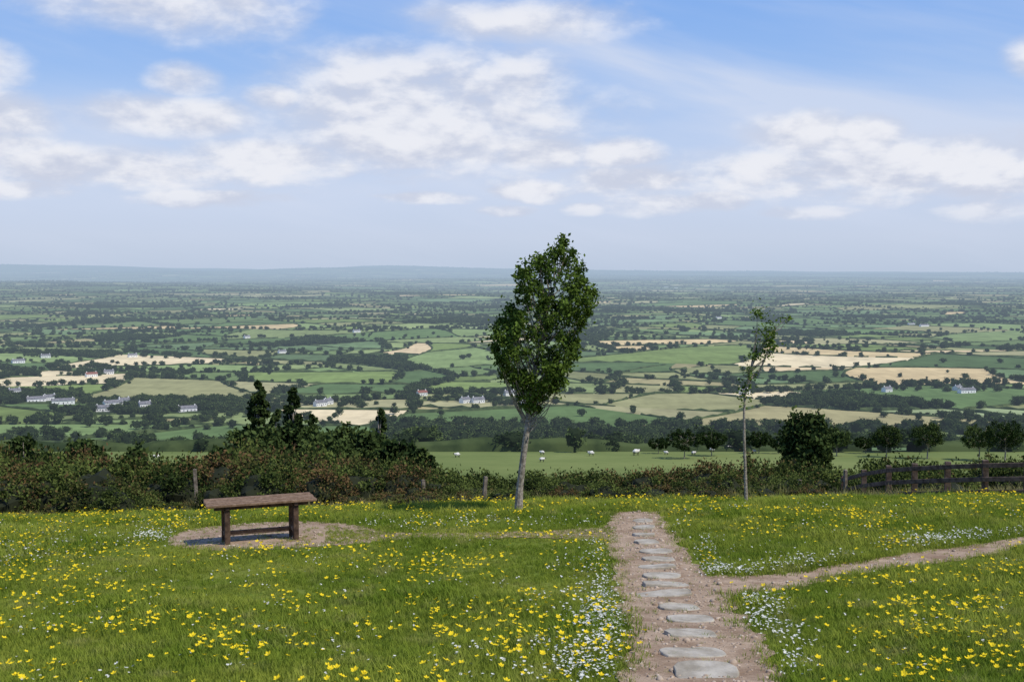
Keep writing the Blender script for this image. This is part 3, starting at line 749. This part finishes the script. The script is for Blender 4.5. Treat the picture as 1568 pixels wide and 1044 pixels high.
young_tree('young_tree', (793,784), [(793,784),(796,745),(801,700),(807,655),(812,615),(820,560),(830,505),(842,455),(856,415),(868,382)],
           [.105,.078,.07,.064,.056,.045,.036,.026,.016,.006], env1, 250, 74, .076, .085, .95, M_leaf)
env2 = [(482,1150,1165),(484,1196,1212),(500,1152,1180),(515,1160,1190),(530,1152,1188),(548,1140,1180),(565,1136,1178),(580,1134,1160),(595,1130,1150)]
young_tree('slender_young_tree', (1143,770), [(1143,770),(1141,720),(1138,670),(1137,630),(1139,600),(1146,565),(1158,535),(1172,510),(1190,495),(1204,482)],
           [.045,.036,.032,.028,.026,.022,.018,.013,.009,.004], env2, 38, 28, .09, .075, .7, M_leaf)

# ------------------------------------------------------------------ sun and sky
SUN_EL, SUN_AZ = math.radians(55), math.radians(124)   # azimuth clockwise from +Y
sd = bpy.data.lights.new('sun', 'SUN'); sd.energy = 4.0; sd.angle = math.radians(.53); sd.color = (1, .94, .84)
so = bpy.data.objects.new('sun', sd); ROOT.objects.link(so)
dv = Vector((math.sin(SUN_AZ) * math.cos(SUN_EL), math.cos(SUN_AZ) * math.cos(SUN_EL), math.sin(SUN_EL)))
so.rotation_euler = (-dv).to_track_quat('-Z', 'Y').to_euler(); so.location = (20, 5, 40)

world = bpy.data.worlds.new("World"); scene.world = world; world.use_nodes = True
world.cycles.sampling_method = 'NONE'
nt = world.node_tree; nt.nodes.clear(); g = NT(nt)
wo = g.new('ShaderNodeOutputWorld'); bg = g.new('ShaderNodeBackground'); bg.inputs['Strength'].default_value = .1
sky = g.new('ShaderNodeTexSky', sky_type='NISHITA'); sky.sun_disc = False; sky.sun_elevation = SUN_EL; sky.sun_rotation = SUN_AZ
sky.air_density = 1.0; sky.dust_density = .6; sky.ozone_density = 2.0
tc = g.new('ShaderNodeTexCoord'); dirv = g.vm('NORMALIZE', tc.outputs['Generated'])
sp = g.new('ShaderNodeSeparateXYZ'); g.put(sp.inputs[0], dirv)
az = g.m('ARCTAN2', sp.outputs[0], sp.outputs[1]); el = g.m('ARCSINE', sp.outputs[2])
ramp = g.new('ShaderNodeValToRGB'); g.put(ramp.inputs[0], g.mr(el, 0, .5, 0, 1, False))
cr = ramp.color_ramp; cr.elements[0].position = 0; cr.elements[0].color = lin(188,203,226); cr.elements[1].position = 1; cr.elements[1].color = lin(75,126,215)
for p, c in [(.06, lin(199,211,234)), (.16, lin(193,210,240)), (.30, lin(160,194,243)), (.48, lin(130,175,240))]:
    e = cr.elements.new(p); e.color = c
rs = g.new('ShaderNodeVectorMath', operation='SCALE'); g.put(rs.inputs[0], ramp.outputs[0]); rs.inputs['Scale'].default_value = 10
skyc = g.mix(.92, sky.outputs[0], rs.outputs[0])
cmb = g.new('ShaderNodeCombineXYZ'); g.put(cmb.inputs[0], az); g.put(cmb.inputs[1], g.m('MULTIPLY', el, 2.0)); cv = cmb.outputs[0]
blobs = [(660,165,270,102),(600,125,130,60),(790,135,105,64),(640,215,225,50),(290,35,215,60),(370,25,95,48),(800,45,195,38),(5,130,80,44),(300,140,58,28),(285,190,145,32),(30,205,90,38),(20,240,95,28),
         (430,250,135,32),(180,268,200,30),(1215,215,88,36),(1290,222,78,32),(1170,262,88,26),(1340,265,275,48),(1520,290,150,50),(1545,122,64,34),
         (940,240,70,26),(830,236,92,27),(960,278,100,26),(820,295,62,17),(1000,316,84,18),(1090,311,56,14),(650,305,75,10),(430,160,50,24),(1490,330,95,17),(775,325,44,10),(895,322,34,10),(1230,330,70,11),(60,300,100,15),(330,310,100,13)]
cover = None
cb = g.new('ShaderNodeCombineXYZ'); g.put(cb.inputs[0], az); g.put(cb.inputs[1], el)
for (bx, by, rx, ry) in blobs:
    mp = g.new('ShaderNodeVectorMath', operation='MULTIPLY_ADD'); g.put(mp.inputs[0], cb.outputs[0]); mp.inputs[1].default_value = (FP/rx, FP/ry, 0); mp.inputs[2].default_value = (-(bx-784)/rx, -(415-by)/ry, 0)
    c = g.m('SUBTRACT', 1.0, g.vm('DOT_PRODUCT', mp.outputs[0], mp.outputs[0]))
    cover = c if cover is None else g.m('MAXIMUM', cover, c)
cover = g.m('MAXIMUM', cover, -1.0)
n1 = g.noise(cv, 11, 7, .56, .1); n2 = g.noise(g.vm('ADD', cv, (0.0, .024, 0)), 11, 5, .56, .1)
nf = g.noise(g.scale3(cv, (1, 1.6, 1)), 30, 4, .5)
nlow = g.noise(g.scale3(cv, (1, 2.2, 1)), 4, 3, .5)
band = g.m('MULTIPLY', g.mr(el, .03, .07), g.mr(el, .17, .10))
lowb = g.mr(el, .12, .06)
cov = g.m('ADD', g.m('MULTIPLY', cover, .55), g.m('MULTIPLY', g.m('MULTIPLY', band, nlow), .40))
nn = g.m('ADD', g.m('MULTIPLY', g.m('SUBTRACT', n1, .5), 1.5), g.m('MULTIPLY', g.m('MULTIPLY', g.m('SUBTRACT', nf, .5), 1.3), lowb))
dn = g.m('ADD', cov, nn)
dens = g.mr(dn, -.22, .66)
cmb2 = g.new('ShaderNodeCombineXYZ'); g.put(cmb2.inputs[0], g.m('ADD', az, g.m('MULTIPLY', el, 1.0))); g.put(cmb2.inputs[1], g.m('ADD', g.m('MULTIPLY', el, 5.0), g.m('MULTIPLY', az, 1.1)))
ci = g.noise(cmb2.outputs[0], 4, 4, .55, .2)
line = g.m('ADD', el, g.m('MULTIPLY', az, .235))
lc = (415 - 120) / FP + (1000 - 784) / FP * .235
stre = g.m('MULTIPLY', g.mr(g.m('ABSOLUTE', g.m('SUBTRACT', line, lc)), .034, 0.0), g.mr(az, -.2, .05))
veil = g.m('ADD', g.m('MULTIPLY', stre, g.mr(ci, .25, .7, .35, .8)), g.m('MULTIPLY', g.mr(ci, .4, .75), .3))
veil = g.m('ADD', veil, g.m('MULTIPLY', band, g.mr(nlow, .3, .65, .15, .6)))
skyc = g.mix(g.m('MINIMUM', veil, .75), skyc, tuple(10 * c for c in lin(212,221,240)[:3]) + (1,))
lit = g.mr(g.m('ADD', g.m('MULTIPLY', g.m('SUBTRACT', n1, n2), 3.4), g.m('MULTIPLY', dn, .40)), -.25, .55)
ccol = g.mix(lit, tuple(10 * c for c in lin(203,209,226)[:3]) + (1,), tuple(10 * c for c in lin(238,239,245)[:3]) + (1,))
hz = g.mr(el, .015, .08, .35, .92)
skyc = g.mix(g.m('MULTIPLY', dens, hz), skyc, ccol)
g.put(bg.inputs[0], skyc); nt.links.new(bg.outputs[0], wo.inputs[0])
